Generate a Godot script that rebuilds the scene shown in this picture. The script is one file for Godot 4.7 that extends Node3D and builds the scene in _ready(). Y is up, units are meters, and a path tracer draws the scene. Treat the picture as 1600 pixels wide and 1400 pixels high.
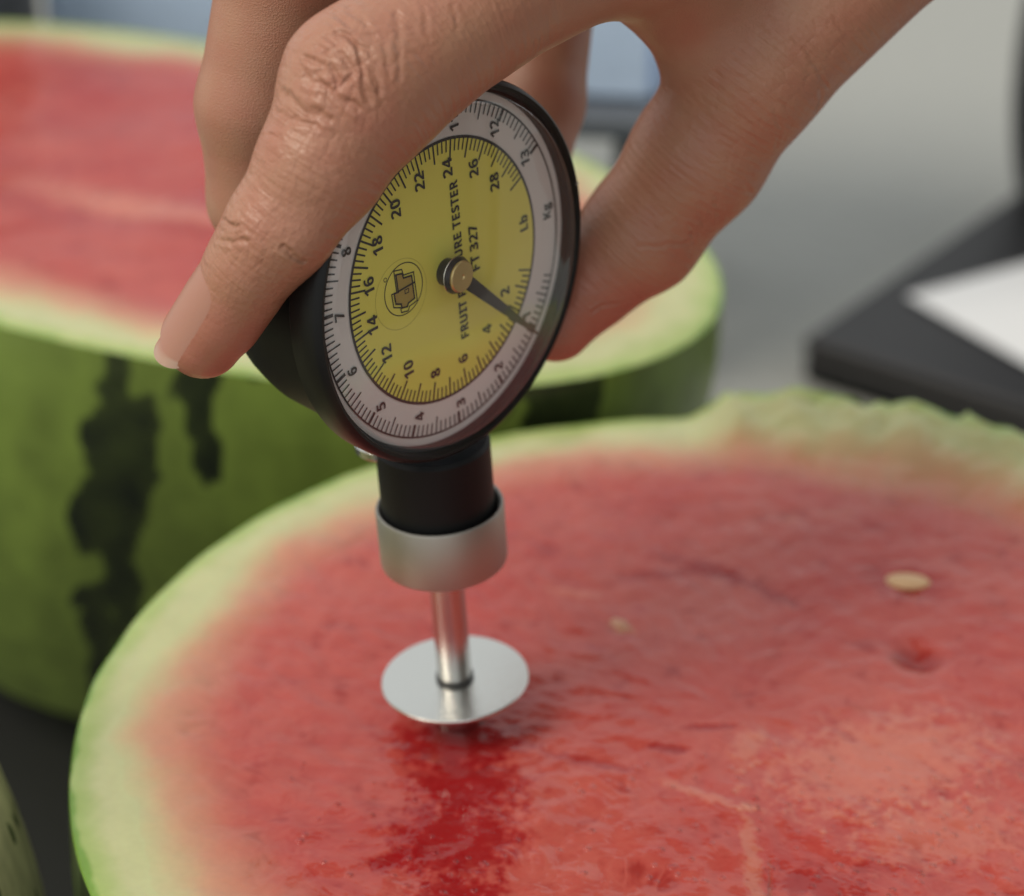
extends Node3D
# Lengths below are millimetres with y = 0 on the cut face of the near melon; put() turns them into metres, the ground lying at 0.

const S := 0.001
const LIFT := Vector3(0, 150, 0)
const AXIS := Vector3(-0.058669, 0.998277, 0.0)       # of the tester, from plunger to dial
const FACE := Vector3(0.758353, 0.044586, 0.650317)   # the way the dial looks
const DIAL := Vector3(-0.517, 82.26, 3.688)           # middle of the dial

var font: SystemFont
var across: Vector3   # up on the print of the dial


func put(v: Vector3) -> Vector3:
	return (v + LIFT) * S


# ---------------------------------------------------------------- meshes
class Build:
	var v := PackedVector3Array()
	var n := PackedVector3Array()
	var uv := PackedVector2Array()
	var c := PackedColorArray()
	var i := PackedInt32Array()

	func vert(p: Vector3, nn: Vector3, t := Vector2.ZERO, col := Color.WHITE) -> int:
		v.append((p + Vector3(0, 150, 0)) * 0.001)
		n.append(nn)
		uv.append(t)
		c.append(col)
		return v.size() - 1

	func tri(a: int, b: int, d: int) -> void:
		if (v[b] - v[a]).cross(v[d] - v[a]).dot(n[a] + n[b] + n[d]) > 0.0:
			i.append_array([a, d, b])
		else:
			i.append_array([a, b, d])

	func quad(a: int, b: int, d: int, e: int) -> void:
		tri(a, b, d)
		tri(a, d, e)

	func mesh() -> ArrayMesh:
		var arr := []
		arr.resize(Mesh.ARRAY_MAX)
		arr[Mesh.ARRAY_VERTEX] = v
		arr[Mesh.ARRAY_NORMAL] = n
		arr[Mesh.ARRAY_TEX_UV] = uv
		arr[Mesh.ARRAY_COLOR] = c
		arr[Mesh.ARRAY_INDEX] = i
		var m := ArrayMesh.new()
		m.add_surface_from_arrays(Mesh.PRIMITIVE_TRIANGLES, arr)
		return m

	# turns a profile of (radius, height) round an axis; corners sharper than the limit stay sharp
	func lathe(o: Vector3, a: Vector3, prof: Array, seg := 96, sharp := 35.0) -> void:
		var x := a.cross(Vector3(0.3, 0.2, 0.93)).normalized()
		var z := a.cross(x)
		var dirs := []
		for k in prof.size() - 1:
			var d: Vector2 = (prof[k + 1] - prof[k]).normalized()
			dirs.append(Vector2(d.y, -d.x))
		for k in prof.size() - 1:
			var n0: Vector2 = dirs[k]
			var n1: Vector2 = dirs[k]
			if k > 0 and absf(rad_to_deg(dirs[k].angle_to(dirs[k - 1]))) < sharp:
				n0 = (dirs[k] + dirs[k - 1]).normalized()
			if k + 1 < dirs.size() and absf(rad_to_deg(dirs[k].angle_to(dirs[k + 1]))) < sharp:
				n1 = (dirs[k] + dirs[k + 1]).normalized()
			var first := v.size()
			for s in seg + 1:
				var t := TAU * s / seg
				var r := x * cos(t) + z * sin(t)
				vert(o + r * prof[k].x + a * prof[k].y, (r * n0.x + a * n0.y).normalized(), Vector2(float(s) / seg, prof[k].y * 0.02))
				vert(o + r * prof[k + 1].x + a * prof[k + 1].y, (r * n1.x + a * n1.y).normalized(), Vector2(float(s) / seg, prof[k + 1].y * 0.02))
			for s in seg:
				var b := first + s * 2
				quad(b, b + 1, b + 3, b + 2)

	# a box with chamfered edges; half sizes h along the axes of b
	func slab(o: Vector3, b: Basis, h: Vector3, ch: float) -> void:
		var ax := [b.x, b.y, b.z]
		var hs := [h.x, h.y, h.z]
		for k in 3:
			var p := (k + 1) % 3
			var q := (k + 2) % 3
			for s in [-1.0, 1.0]:
				var f := []
				for m in [[-1, -1], [1, -1], [1, 1], [-1, 1]]:
					f.append(vert(o + ax[k] * hs[k] * s + ax[p] * (hs[p] - ch) * m[0] + ax[q] * (hs[q] - ch) * m[1], ax[k] * s))
				quad(f[0], f[1], f[2], f[3])
				for s2 in [-1.0, 1.0]:
					var nn: Vector3 = (ax[k] * s + ax[p] * s2).normalized()
					var e := []
					for m in [-1.0, 1.0]:
						e.append(vert(o + ax[k] * hs[k] * s + ax[p] * (hs[p] - ch) * s2 + ax[q] * (hs[q] - ch) * m, nn))
					for m in [1.0, -1.0]:
						e.append(vert(o + ax[k] * (hs[k] - ch) * s + ax[p] * hs[p] * s2 + ax[q] * (hs[q] - ch) * m, nn))
					quad(e[0], e[1], e[2], e[3])
		for sx in [-1.0, 1.0]:
			for sy in [-1.0, 1.0]:
				for sz in [-1.0, 1.0]:
					var nn: Vector3 = (b.x * sx + b.y * sy + b.z * sz).normalized()
					var c0: Vector3 = o + b.x * h.x * sx + b.y * h.y * sy + b.z * h.z * sz
					tri(vert(c0 - (b.y * sy + b.z * sz) * ch, nn), vert(c0 - (b.x * sx + b.z * sz) * ch, nn), vert(c0 - (b.y * sy + b.x * sx) * ch, nn))


# ---------------------------------------------------------------- the tree of things
func thing(called: String, label: String, category: String, base: Vector3, group := "") -> Node3D:
	var o := Node3D.new()
	o.name = called
	add_child(o, true)
	o.position = put(base)
	o.set_meta("label", label)
	o.set_meta("category", category)
	if group:
		o.set_meta("group", group)
	return o


func part(called: String, b: Build, m: Material, under: Node3D) -> MeshInstance3D:
	return shown(called, b.mesh(), m, under)


func shown(called: String, mesh: Mesh, m: Material, under: Node3D) -> MeshInstance3D:
	var o := MeshInstance3D.new()
	o.name = called
	o.mesh = mesh
	o.material_override = m
	under.add_child(o, true)
	var at := Vector3.ZERO
	var up := under
	while up and up != self:
		at += up.position
		up = up.get_parent() as Node3D
	o.position = -at
	return o


func mat(c: Color, rough := 0.6, metal := 0.0) -> StandardMaterial3D:
	var m := StandardMaterial3D.new()
	m.albedo_color = c.linear_to_srgb()
	m.roughness = rough
	m.metallic = metal
	return m


func noise(s: int, f: float, octaves := 3, kind := FastNoiseLite.TYPE_SIMPLEX_SMOOTH) -> FastNoiseLite:
	var n := FastNoiseLite.new()
	n.seed = s
	n.frequency = f
	n.noise_type = kind
	n.fractal_octaves = octaves
	n.fractal_type = FastNoiseLite.FRACTAL_FBM if octaves > 1 else FastNoiseLite.FRACTAL_NONE
	return n


func grain(m: StandardMaterial3D, s: int, f: float, strength: float, repeat: float, octaves := 4, kind := FastNoiseLite.TYPE_SIMPLEX_SMOOTH) -> void:
	# fine relief on all sides, repeating each «repeat» metres
	m.uv1_triplanar = true
	m.uv1_scale = Vector3.ONE / repeat
	m.normal_enabled = true
	m.normal_scale = strength
	m.normal_texture = bumps(s, f, octaves, kind)


func bumps(s: int, f: float, octaves: int, kind := FastNoiseLite.TYPE_SIMPLEX_SMOOTH) -> ImageTexture:
	var im := noise(s, f, octaves, kind).get_seamless_image(512, 512)
	im.convert(Image.FORMAT_RGBA8)
	im.bump_map_to_normal_map(6.0)
	return ImageTexture.create_from_image(im)


# ---------------------------------------------------------------- scene
func _ready() -> void:
	across = FACE.cross(AXIS).normalized()
	var lens := CameraAttributesPhysical.new()
	lens.frustum_focal_length = 54.92
	lens.exposure_aperture = 9.2
	lens.frustum_focus_distance = 0.298
	lens.frustum_near = 0.02
	lens.frustum_far = 20.0
	var cam := Camera3D.new()
	cam.name = "camera"
	cam.attributes = lens
	add_child(cam)
	cam.position = put(Vector3(9.516, 210.306, 287.357))
	cam.rotation = Vector3(-0.509824, 0, 0)
	cam.keep_aspect = Camera3D.KEEP_HEIGHT
	cam.fov = 24.66
	cam.near = 0.02
	cam.far = 20.0

	var sky := ProceduralSkyMaterial.new()
	sky.sky_top_color = Color(0.86, 0.87, 0.87)
	sky.sky_horizon_color = Color(0.84, 0.85, 0.85)
	sky.sky_curve = 0.6
	sky.ground_bottom_color = Color(0.35, 0.35, 0.33)
	sky.ground_horizon_color = Color(0.45, 0.45, 0.44)
	var env := Environment.new()
	env.background_mode = Environment.BG_SKY
	env.sky = Sky.new()
	env.sky.sky_material = sky
	env.tonemap_mode = Environment.TONE_MAPPER_LINEAR
	env.tonemap_exposure = 1.1
	env.sdfgi_enabled = true
	env.ssao_enabled = true
	env.ssil_enabled = true
	var world := WorldEnvironment.new()
	world.environment = env
	world.name = "sky"
	add_child(world)

	var sun := DirectionalLight3D.new()
	sun.name = "sun"
	add_child(sun)
	sun.look_at_from_position(Vector3(-0.75, 1.0, 0.42), Vector3.ZERO)
	sun.light_color = Color(1.0, 0.96, 0.9)
	sun.light_energy = 0.5
	sun.light_angular_distance = 28.0
	sun.shadow_enabled = true

	font = SystemFont.new()
	font.font_names = PackedStringArray(["Droid Sans"])
	font.font_weight = 600

	ground()
	added_dark_sheet()
	backdrop()
	far_melon()
	whole_melon()
	near_melon()
	tester()
	hand()


func ground() -> void:
	var m := mat(Color(0.365, 0.372, 0.35), 0.85)
	grain(m, 5, 0.03, 0.5, 0.25)
	var b := Build.new()
	var q := []
	for k in [[-1, -1], [1, -1], [1, 1], [-1, 1]]:
		q.append(b.vert(Vector3(k[0] * 9000.0, -150, k[1] * 9000.0), Vector3.UP))
	b.quad(q[0], q[1], q[2], q[3])
	var o := part("ground", b, m, self)
	o.set_meta("kind", "structure")
	o.set_meta("label", "pale grey concrete ground under and behind the melons")


func added_dark_sheet() -> void:  # added sheet that turns the ground in the gap between the melons black
	var m := mat(Color(0.014, 0.015, 0.014), 0.6)
	grain(m, 15, 0.06, 0.4, 0.06)
	var o := thing("mat", "added black sheet under the melons that darkens the gap at the lower left", "mat", Vector3(-180, -150, 30))
	var b := Build.new()
	b.slab(Vector3(-180, -148.3, 30), Basis.IDENTITY, Vector3(215, 1.6, 320), 0.8)
	part("sheet", b, m, o)


func flat_basis(deg: float) -> Basis:
	return Basis(Vector3.UP, deg_to_rad(deg))


func backdrop() -> void:
	# an added dark panel on the right, out of view: it keeps the light off the right side of hand and dial
	var wall := thing("light_blocker", "dark panel added on the right, out of view, to block light", "added light blocker", Vector3(520, -150, 420))
	var wb := Build.new()
	wb.slab(Vector3(520, 400, 420), flat_basis(-6.0), Vector3(6, 550, 520), 3.0)
	var blocker_cloth := mat(Color(0.11, 0.1, 0.09), 0.9)
	grain(blocker_cloth, 16, 0.2, 0.4, 0.05)
	part("blocker_cloth", wb, blocker_cloth, wall)
	for k in 3:
		wb = Build.new()
		wb.lathe(Vector3(545, -150, -60 + 480 * k), Vector3.UP, [Vector2(14, 0), Vector2(14, 1090), Vector2(0.1, 1095)], 16)
		part("blocker_pole", wb, mat(Color(0.4, 0.4, 0.4), 0.4, 1.0), wall)
	# black case with paper on it, right
	var black := mat(Color(0.009, 0.009, 0.01), 0.5)
	grain(black, 9, 0.1, 0.25, 0.05)
	var dark := mat(Color(0.016, 0.016, 0.018), 0.55)
	var e1 := Vector3(0.79, 0, 0.61).normalized()
	var bs := Basis(e1, Vector3.UP, e1.cross(Vector3.UP))
	var corner := Vector3(120, -150, -407)
	var mid := corner + e1 * 130.0 - bs.z * 90.0
	var o := thing("case", "flat black case lying behind the melon halves with a white sheet on top", "case", mid)
	var b := Build.new()
	b.slab(mid + Vector3(0, 8.0, 0), bs, Vector3(130, 6.0, 90), 1.5)
	part("body", b, black, o)
	b = Build.new()
	b.slab(mid + Vector3(0, 17.0, 0), bs, Vector3(130.5, 2.9, 90.5), 1.2)
	part("lid", b, dark, o)
	for k in [[-1, -1], [1, -1], [1, 1], [-1, 1]]:
		b = Build.new()
		b.lathe(mid + e1 * 112.0 * k[0] + bs.z * 74.0 * k[1], Vector3.UP, [Vector2(7, 0), Vector2(7.5, 2.0), Vector2(0, 2.0)], 20)
		part("foot", b, black, o)
	# sheet
	var p1 := Vector3(0.5, 0, 0.866)
	var pb := Basis(p1, Vector3.UP, p1.cross(Vector3.UP))
	b = Build.new()
	var grid := 10
	var first := Vector3(164, -129.6, -442)
	for layer in 2:
		for i in grid + 1:
			for j in grid + 1:
				var u := float(i) / grid
				var w := float(j) / grid
				var y := 0.5 * sin(u * 3.0) * sin(w * 4.0) + 0.5 - layer * 0.12
				b.vert(first + p1 * 92.0 * u - pb.z * 105.0 * w + Vector3.UP * y, Vector3.UP * (1.0 - 2.0 * layer))
		for i in grid:
			for j in grid:
				var s := layer * (grid + 1) * (grid + 1) + i * (grid + 1) + j
				b.quad(s, s + 1, s + grid + 2, s + grid + 1)
	var sheet := part("paper_sheet", b, mat(Color(0.8, 0.81, 0.82), 0.7), self)
	sheet.set_meta("label", "white sheet of paper lying on the flat black case")
	sheet.set_meta("category", "paper")

	# black bag, far right edge
	o = thing("bag", "black bag standing at the right edge behind the white sheet", "bag", Vector3(277, -150, -530))
	b = Build.new()
	var outline := []
	for k in 15:
		var t := float(k) / 14.0
		outline.append(Vector2(58.0 * pow(sin(PI * clampf(0.12 + t * 0.83, 0.0, 1.0)), 0.35), 190.0 * t))
	outline.push_front(Vector2(0, 0))
	outline.append(Vector2(0, 192))
	b.lathe(Vector3(277, -150, -530), Vector3.UP, outline, 40, 60.0)
	var cloth := mat(Color(0.02, 0.02, 0.022), 0.75)
	grain(cloth, 12, 0.02, 0.8, 0.12)
	part("body", b, cloth, o)
	b = Build.new()
	for k in 25:
		var t := PI * k / 24.0
		var p := Vector3(277, 32, -472) + Vector3(24.0 * cos(t), 46.0 * sin(t), 8.0)
		b.slab(p, Basis(Vector3.BACK, t), Vector3(2.5, 4.2, 7), 1.0)
	part("handle", b, mat(Color(0.09, 0.09, 0.09), 0.6), o)

	# blue tub on a dark stand
	var bb := flat_basis(-8.0)
	o = thing("stand", "dark grey low stand under the pale blue tub", "stand", Vector3(-40, -150, -480))
	b = Build.new()
	b.slab(Vector3(-40, -42, -480), bb, Vector3(118, 5, 75), 2.0)
	part("top", b, mat(Color(0.13, 0.15, 0.18), 0.6), o)
	for k in [[-1, -1], [1, -1], [1, 1], [-1, 1]]:
		b = Build.new()
		b.slab(Vector3(-40, -98.5, -480) + bb.x * 104.0 * k[0] + bb.z * 60.0 * k[1], bb, Vector3(8, 51.5, 8), 1.0)
		part("leg", b, mat(Color(0.05, 0.055, 0.065), 0.6), o)
	var tub := Vector3(-40, -36.7, -480)
	o = thing("tub", "pale blue plastic tub standing behind the large melon half", "tub", tub)
	var blue := mat(Color(0.58, 0.73, 0.97), 0.5)
	grain(blue, 30, 0.02, 0.3, 0.1)
	for k in 4:
		b = Build.new()
		var side: Vector3 = [bb.z, bb.x, -bb.z, -bb.x][k]
		var along: Vector3 = [bb.x, bb.z, bb.x, bb.z][k]
		var half: float = [108.0, 60.0, 108.0, 60.0][k]
		var dist: float = [62.0, 110.0, 62.0, 110.0][k]
		b.slab(tub + side * dist + Vector3(0, 80, 0), Basis(along, Vector3.UP, along.cross(Vector3.UP)), Vector3(half, 78, 2), 1.0)
		part("wall", b, blue, o)
		b = Build.new()
		b.slab(tub + side * (dist + 3.0) + Vector3(0, 161, 0), Basis(along, Vector3.UP, along.cross(Vector3.UP)), Vector3(half + 4.0, 3, 5), 1.2)
		part("rim", b, blue, o)
	b = Build.new()
	b.slab(tub + Vector3(0, 2.5, 0), bb, Vector3(108, 2, 60), 0.8)
	part("bottom", b, blue, o)
	# dark crate, top left
	o = thing("crate", "dark grey crate at the top left beside the pale blue tub", "crate", Vector3(-270, -150, -450))
	b = Build.new()
	b.slab(Vector3(-270, -45, -450), flat_basis(4), Vector3(95, 104.5, 60), 3.0)
	part("body", b, mat(Color(0.07, 0.075, 0.085), 0.6), o)
	b = Build.new()
	b.slab(Vector3(-270, 64, -450), flat_basis(4), Vector3(98, 4, 63), 2.0)
	part("lid", b, mat(Color(0.05, 0.055, 0.065), 0.6), o)


# ---------------------------------------------------------------- melons
func rind_texture(sd: int, pale: Color, deep: Color, stripes: int, warp: float, vein: float, wide: float) -> ImageTexture:
	# u runs round the melon, v from stem to blossom; broad jagged dark stripes on a lighter skin
	var w := 1024
	var h := 512
	var n1 := noise(sd, 0.02, 4)
	var n2 := noise(sd + 1, 0.12, 3)
	var n3 := noise(sd + 2, 0.035, 4)
	n3.fractal_type = FastNoiseLite.FRACTAL_RIDGED
	var data := PackedByteArray()
	data.resize(w * h * 3)
	var at := 0
	for y in h:
		var v := float(y) / h
		for x in w:
			var a := TAU * x / w
			var cx := cos(a) * 70.0
			var cz := sin(a) * 70.0
			var q1 := n1.get_noise_3d(cx, v * 150.0, cz)
			var q2 := n2.get_noise_3d(cx, v * 150.0, cz)
			var q3 := n3.get_noise_3d(cx, v * 150.0, cz)
			var s := cos(a * stripes + q1 * warp + q2 * 0.7)
			var k := smoothstep(wide, wide + 0.1, s + q2 * 1.15)
			k = maxf(k * (0.85 + 0.3 * q2), vein * smoothstep(0.62, 0.92, q3))
			var c := pale.lerp(deep, clampf(k, 0.0, 1.0)) * (1.0 + 0.3 * q2 + 0.5 * q1)
			data[at] = int(255.0 * sqrt(clampf(c.r, 0, 1)))
			data[at + 1] = int(255.0 * sqrt(clampf(c.g, 0, 1)))
			data[at + 2] = int(255.0 * sqrt(clampf(c.b, 0, 1)))
			at += 3
	return ImageTexture.create_from_image(Image.create_from_data(w, h, false, Image.FORMAT_RGB8, data))


func rind_material(sd: int, pale: Color, deep: Color, stripes: int, warp: float, vein: float, rough: float, wide := 0.3, shift := 0.0) -> StandardMaterial3D:
	var m := StandardMaterial3D.new()
	m.albedo_texture = rind_texture(sd, pale, deep, stripes, warp, vein, wide)
	m.uv1_offset.x = shift
	m.roughness = rough
	m.heightmap_enabled = true
	var im := noise(sd + 7, 0.05, 4).get_seamless_image(512, 512)
	m.heightmap_texture = ImageTexture.create_from_image(im)
	m.heightmap_scale = 0.03
	return m


class Half:
	# half a melon, cut face up
	var c: Vector3
	var turn: float
	var a: float
	var b: float
	var deep: float
	var wobble: FastNoiseLite
	func edge(t: float) -> Vector3:
		var k := 1.0 + 0.012 * wobble.get_noise_2d(cos(t) * 60.0, sin(t) * 60.0)
		var p := Vector2(a * cos(t) * k, b * sin(t) * k).rotated(turn)
		return Vector3(p.x, 0, p.y)
	var belly := 0.0
	var full := 0.8
	var swell := 0.0
	func rind(bd: Build, seg := 160, rows := 40) -> void:
		for j in rows + 1:
			var f := float(j) / rows * PI * 0.5
			for i in seg + 1:
				var t := TAU * i / seg
				var e := edge(t) * pow(cos(f), 0.8)
				var across := Vector3(-sin(turn), 0, cos(turn))
				e += across * across.dot(e) * ((1.0 + belly * sin(minf(f * 2.2, PI))) * pow(maxf(cos(f), 1e-6), full - 0.8) - 1.0)
				e *= 1.0 + swell * sin(minf(f * 2.2, PI))
				var nn := Vector3(e.x / (a * a), 0, e.z / (b * b))
				var ev := Vector2(e.x, e.z).rotated(-turn)
				var nl := Vector2(ev.x / (a * a), ev.y / (b * b)).rotated(turn)
				nn = Vector3(nl.x, -sin(f) / deep, nl.y).normalized()
				bd.vert(c + e + Vector3(0, -deep * sin(f) - 0.4, 0), nn, Vector2(float(i) / seg, 0.5 + 0.5 * f / (PI * 0.5)))
		for j in rows:
			for i in seg:
				var s := j * (seg + 1) + i
				bd.quad(s, s + 1, s + seg + 2, s + seg + 1)


func flesh_maps(h: Half, span: float, size: int, sd: int, spots: Array, glints := 0) -> Array:
	# colour and relief of a cut face, laid flat over it: skin, white rind, pink, red, fibres
	var low := noise(sd, 0.02, 3)
	var mid := noise(sd + 1, 0.09, 3)
	var fib := noise(sd + 2, 0.16, 3)
	fib.domain_warp_enabled = true
	fib.domain_warp_amplitude = 18.0
	fib.domain_warp_frequency = 0.05
	fib.domain_warp_fractal_octaves = 2
	fib.fractal_type = FastNoiseLite.FRACTAL_RIDGED
	var fine := noise(sd + 3, 0.6, 2)
	var col := PackedByteArray()
	col.resize(size * size * 3)
	var hgt := PackedFloat32Array()
	hgt.resize(size * size)
	var green := Color(0.2, 0.36, 0.05)
	var lime := Color(0.42, 0.53, 0.17)
	var cream := Color(0.58, 0.59, 0.31)
	var blush := Color(0.62, 0.33, 0.2)
	var red := Color(0.45, 0.05, 0.041)
	var deep := Color(0.31, 0.009, 0.008)
	var pink := Color(0.54, 0.115, 0.088)
	var at := 0
	for j in size:
		var z := (float(j) / size - 0.5) * span
		for i in size:
			var x := (float(i) / size - 0.5) * span
			var q := Vector2(x, z).rotated(-h.turn)
			var r := sqrt(q.x * q.x / (h.a * h.a) + q.y * q.y / (h.b * h.b))
			var c := cream
			var y := 0.5
			if r < 1.06:
				var lw := low.get_noise_2d(x, z)
				var md := mid.get_noise_2d(x, z)
				var fn := fine.get_noise_2d(x * 0.8, z)
				var d := (1.0 - r) * minf(h.a, h.b)
				var dw := d + lw * 5.0 + md * 1.5
				c = green.lerp(lime, smoothstep(0.3, 1.4, d + md))
				c = c.lerp(cream, smoothstep(1.2, 6.0, d + md * 1.5))
				var inner := smoothstep(9.0, 27.0, dw)
				var fb := 0.0
				if inner > 0.0:
					fb = fib.get_noise_2d(x * 0.55 + z * 0.1, z * 0.85 - x * 0.2)
					c = c.lerp(blush, smoothstep(7.0, 18.0, dw))
					var flesh := red.lerp(pink, clampf(0.36 + fb * 0.4 + lw * 0.6 + fn * 0.05, 0.0, 1.0))
					flesh = flesh.lerp(deep, 0.6 * smoothstep(0.25, 0.75, -md * 1.1 - fb * 0.3))
					c = c.lerp(flesh, smoothstep(12.0, 29.0, dw))
				c = c * (1.0 + 0.03 * fn + 0.06 * md)
				y = 0.5 + inner * (0.06 * fb + 0.15 * md + 0.02 * fn) + 0.02 * fn
			col[at * 3] = int(255.0 * pow(clampf(c.r, 0, 1), 0.4545))
			col[at * 3 + 1] = int(255.0 * pow(clampf(c.g, 0, 1), 0.4545))
			col[at * 3 + 2] = int(255.0 * pow(clampf(c.b, 0, 1), 0.4545))
			hgt[at] = y
			at += 1
	# small swellings that stand up from the wet cut towards the viewer
	var rng := RandomNumberGenerator.new()
	rng.seed = sd
	for k in glints:
		var c := Vector2(rng.randf_range(-75, 65), rng.randf_range(14, 58))
		if k % 3 == 0:
			c = Vector2(rng.randfn(25.0, 18.0), rng.randfn(30.0, 12.0))
		var r := rng.randf_range(0.3, 0.75)
		var up := rng.randf_range(0.25, 0.6)
		for l in range(int((c.y - r) / span * size + size * 0.5), int((c.y + r) / span * size + size * 0.5) + 2):
			for m in range(int((c.x - r) / span * size + size * 0.5), int((c.x + r) / span * size + size * 0.5) + 2):
				var q := Vector2((float(m) / size - 0.5) * span, (float(l) / size - 0.5) * span)
				hgt[l * size + m] += up * maxf(0.0, 1.0 - (q - c).length_squared() / (r * r))
	# spots: [x, z, half length, half width, turn, colour, strength, relief]
	for s in spots:
		var reach: float = maxf(s[2], s[3]) * 1.7
		var k0 := int((s[0] - reach) / span * size + size * 0.5)
		var k1 := int((s[0] + reach) / span * size + size * 0.5)
		var l0 := int((s[1] - reach) / span * size + size * 0.5)
		var l1 := int((s[1] + reach) / span * size + size * 0.5)
		for l in range(maxi(l0, 0), mini(l1, size)):
			for k in range(maxi(k0, 0), mini(k1, size)):
				var x := (float(k) / size - 0.5) * span
				var z := (float(l) / size - 0.5) * span
				var p := Vector2(x - s[0], z - s[1]).rotated(-s[4])
				var rough: float = s[8] if s.size() > 8 else 1.0
				var dd := Vector2(p.x / s[2], p.y / s[3]).length() + rough * (0.55 * mid.get_noise_2d(x * 3.0, z * 3.0) + 0.25 * fine.get_noise_2d(x, z))
				var f := 1.0 - smoothstep(0.45, 1.15, dd)
				if f <= 0.0:
					continue
				var o := l * size + k
				var t: Color = s[5]
				f *= s[6]
				col[o * 3] = int(lerpf(col[o * 3], 255.0 * pow(t.r, 0.4545), f))
				col[o * 3 + 1] = int(lerpf(col[o * 3 + 1], 255.0 * pow(t.g, 0.4545), f))
				col[o * 3 + 2] = int(lerpf(col[o * 3 + 2], 255.0 * pow(t.b, 0.4545), f))
				hgt[o] += f * s[7]
	return [
		ImageTexture.create_from_image(Image.create_from_data(size, size, false, Image.FORMAT_RGB8, col)),
		ImageTexture.create_from_image(Image.create_from_data(size, size, false, Image.FORMAT_RF, hgt.to_byte_array())),
	]


func face_mesh(h: Half, span: float, rings: int, seg: int, height: Callable) -> Build:
	var bd := Build.new()
	for j in rings + 1:
		var r := pow(float(j) / rings, 0.8)
		for i in seg + 1:
			var t := TAU * i / seg
			var p := h.edge(t) * r
			var y: float = height.call(p, r, t)
			if j == rings:
				y -= 0.5
			bd.vert(h.c + p + Vector3(0, y, 0), Vector3.UP, Vector2(p.x / span + 0.5, p.z / span + 0.5))
	for j in rings:
		for i in seg:
			var s := j * (seg + 1) + i
			bd.quad(s, s + 1, s + seg + 2, s + seg + 1)
	# smooth normals
	var acc := PackedVector3Array()
	acc.resize(bd.v.size())
	for k in range(0, bd.i.size(), 3):
		var f := (bd.v[bd.i[k + 2]] - bd.v[bd.i[k]]).cross(bd.v[bd.i[k + 1]] - bd.v[bd.i[k]])
		if f.y < 0:
			f = -f
		for e in 3:
			acc[bd.i[k + e]] += f
	for j in rings + 1:
		var s := j * (seg + 1)
		var both := acc[s] + acc[s + seg]
		acc[s] = both
		acc[s + seg] = both
	for k in acc.size():
		bd.n[k] = acc[k].normalized() if acc[k].length() > 0 else Vector3.UP
	return bd


func flesh_material(maps: Array, relief: float, rough: float) -> StandardMaterial3D:
	var m := StandardMaterial3D.new()
	m.albedo_texture = maps[0]
	m.roughness = rough
	m.heightmap_enabled = true
	m.heightmap_texture = maps[1]
	m.heightmap_scale = relief
	m.metallic_specular = 0.44
	m.subsurf_scatter_enabled = true
	m.subsurf_scatter_strength = 0.12
	return m


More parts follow.
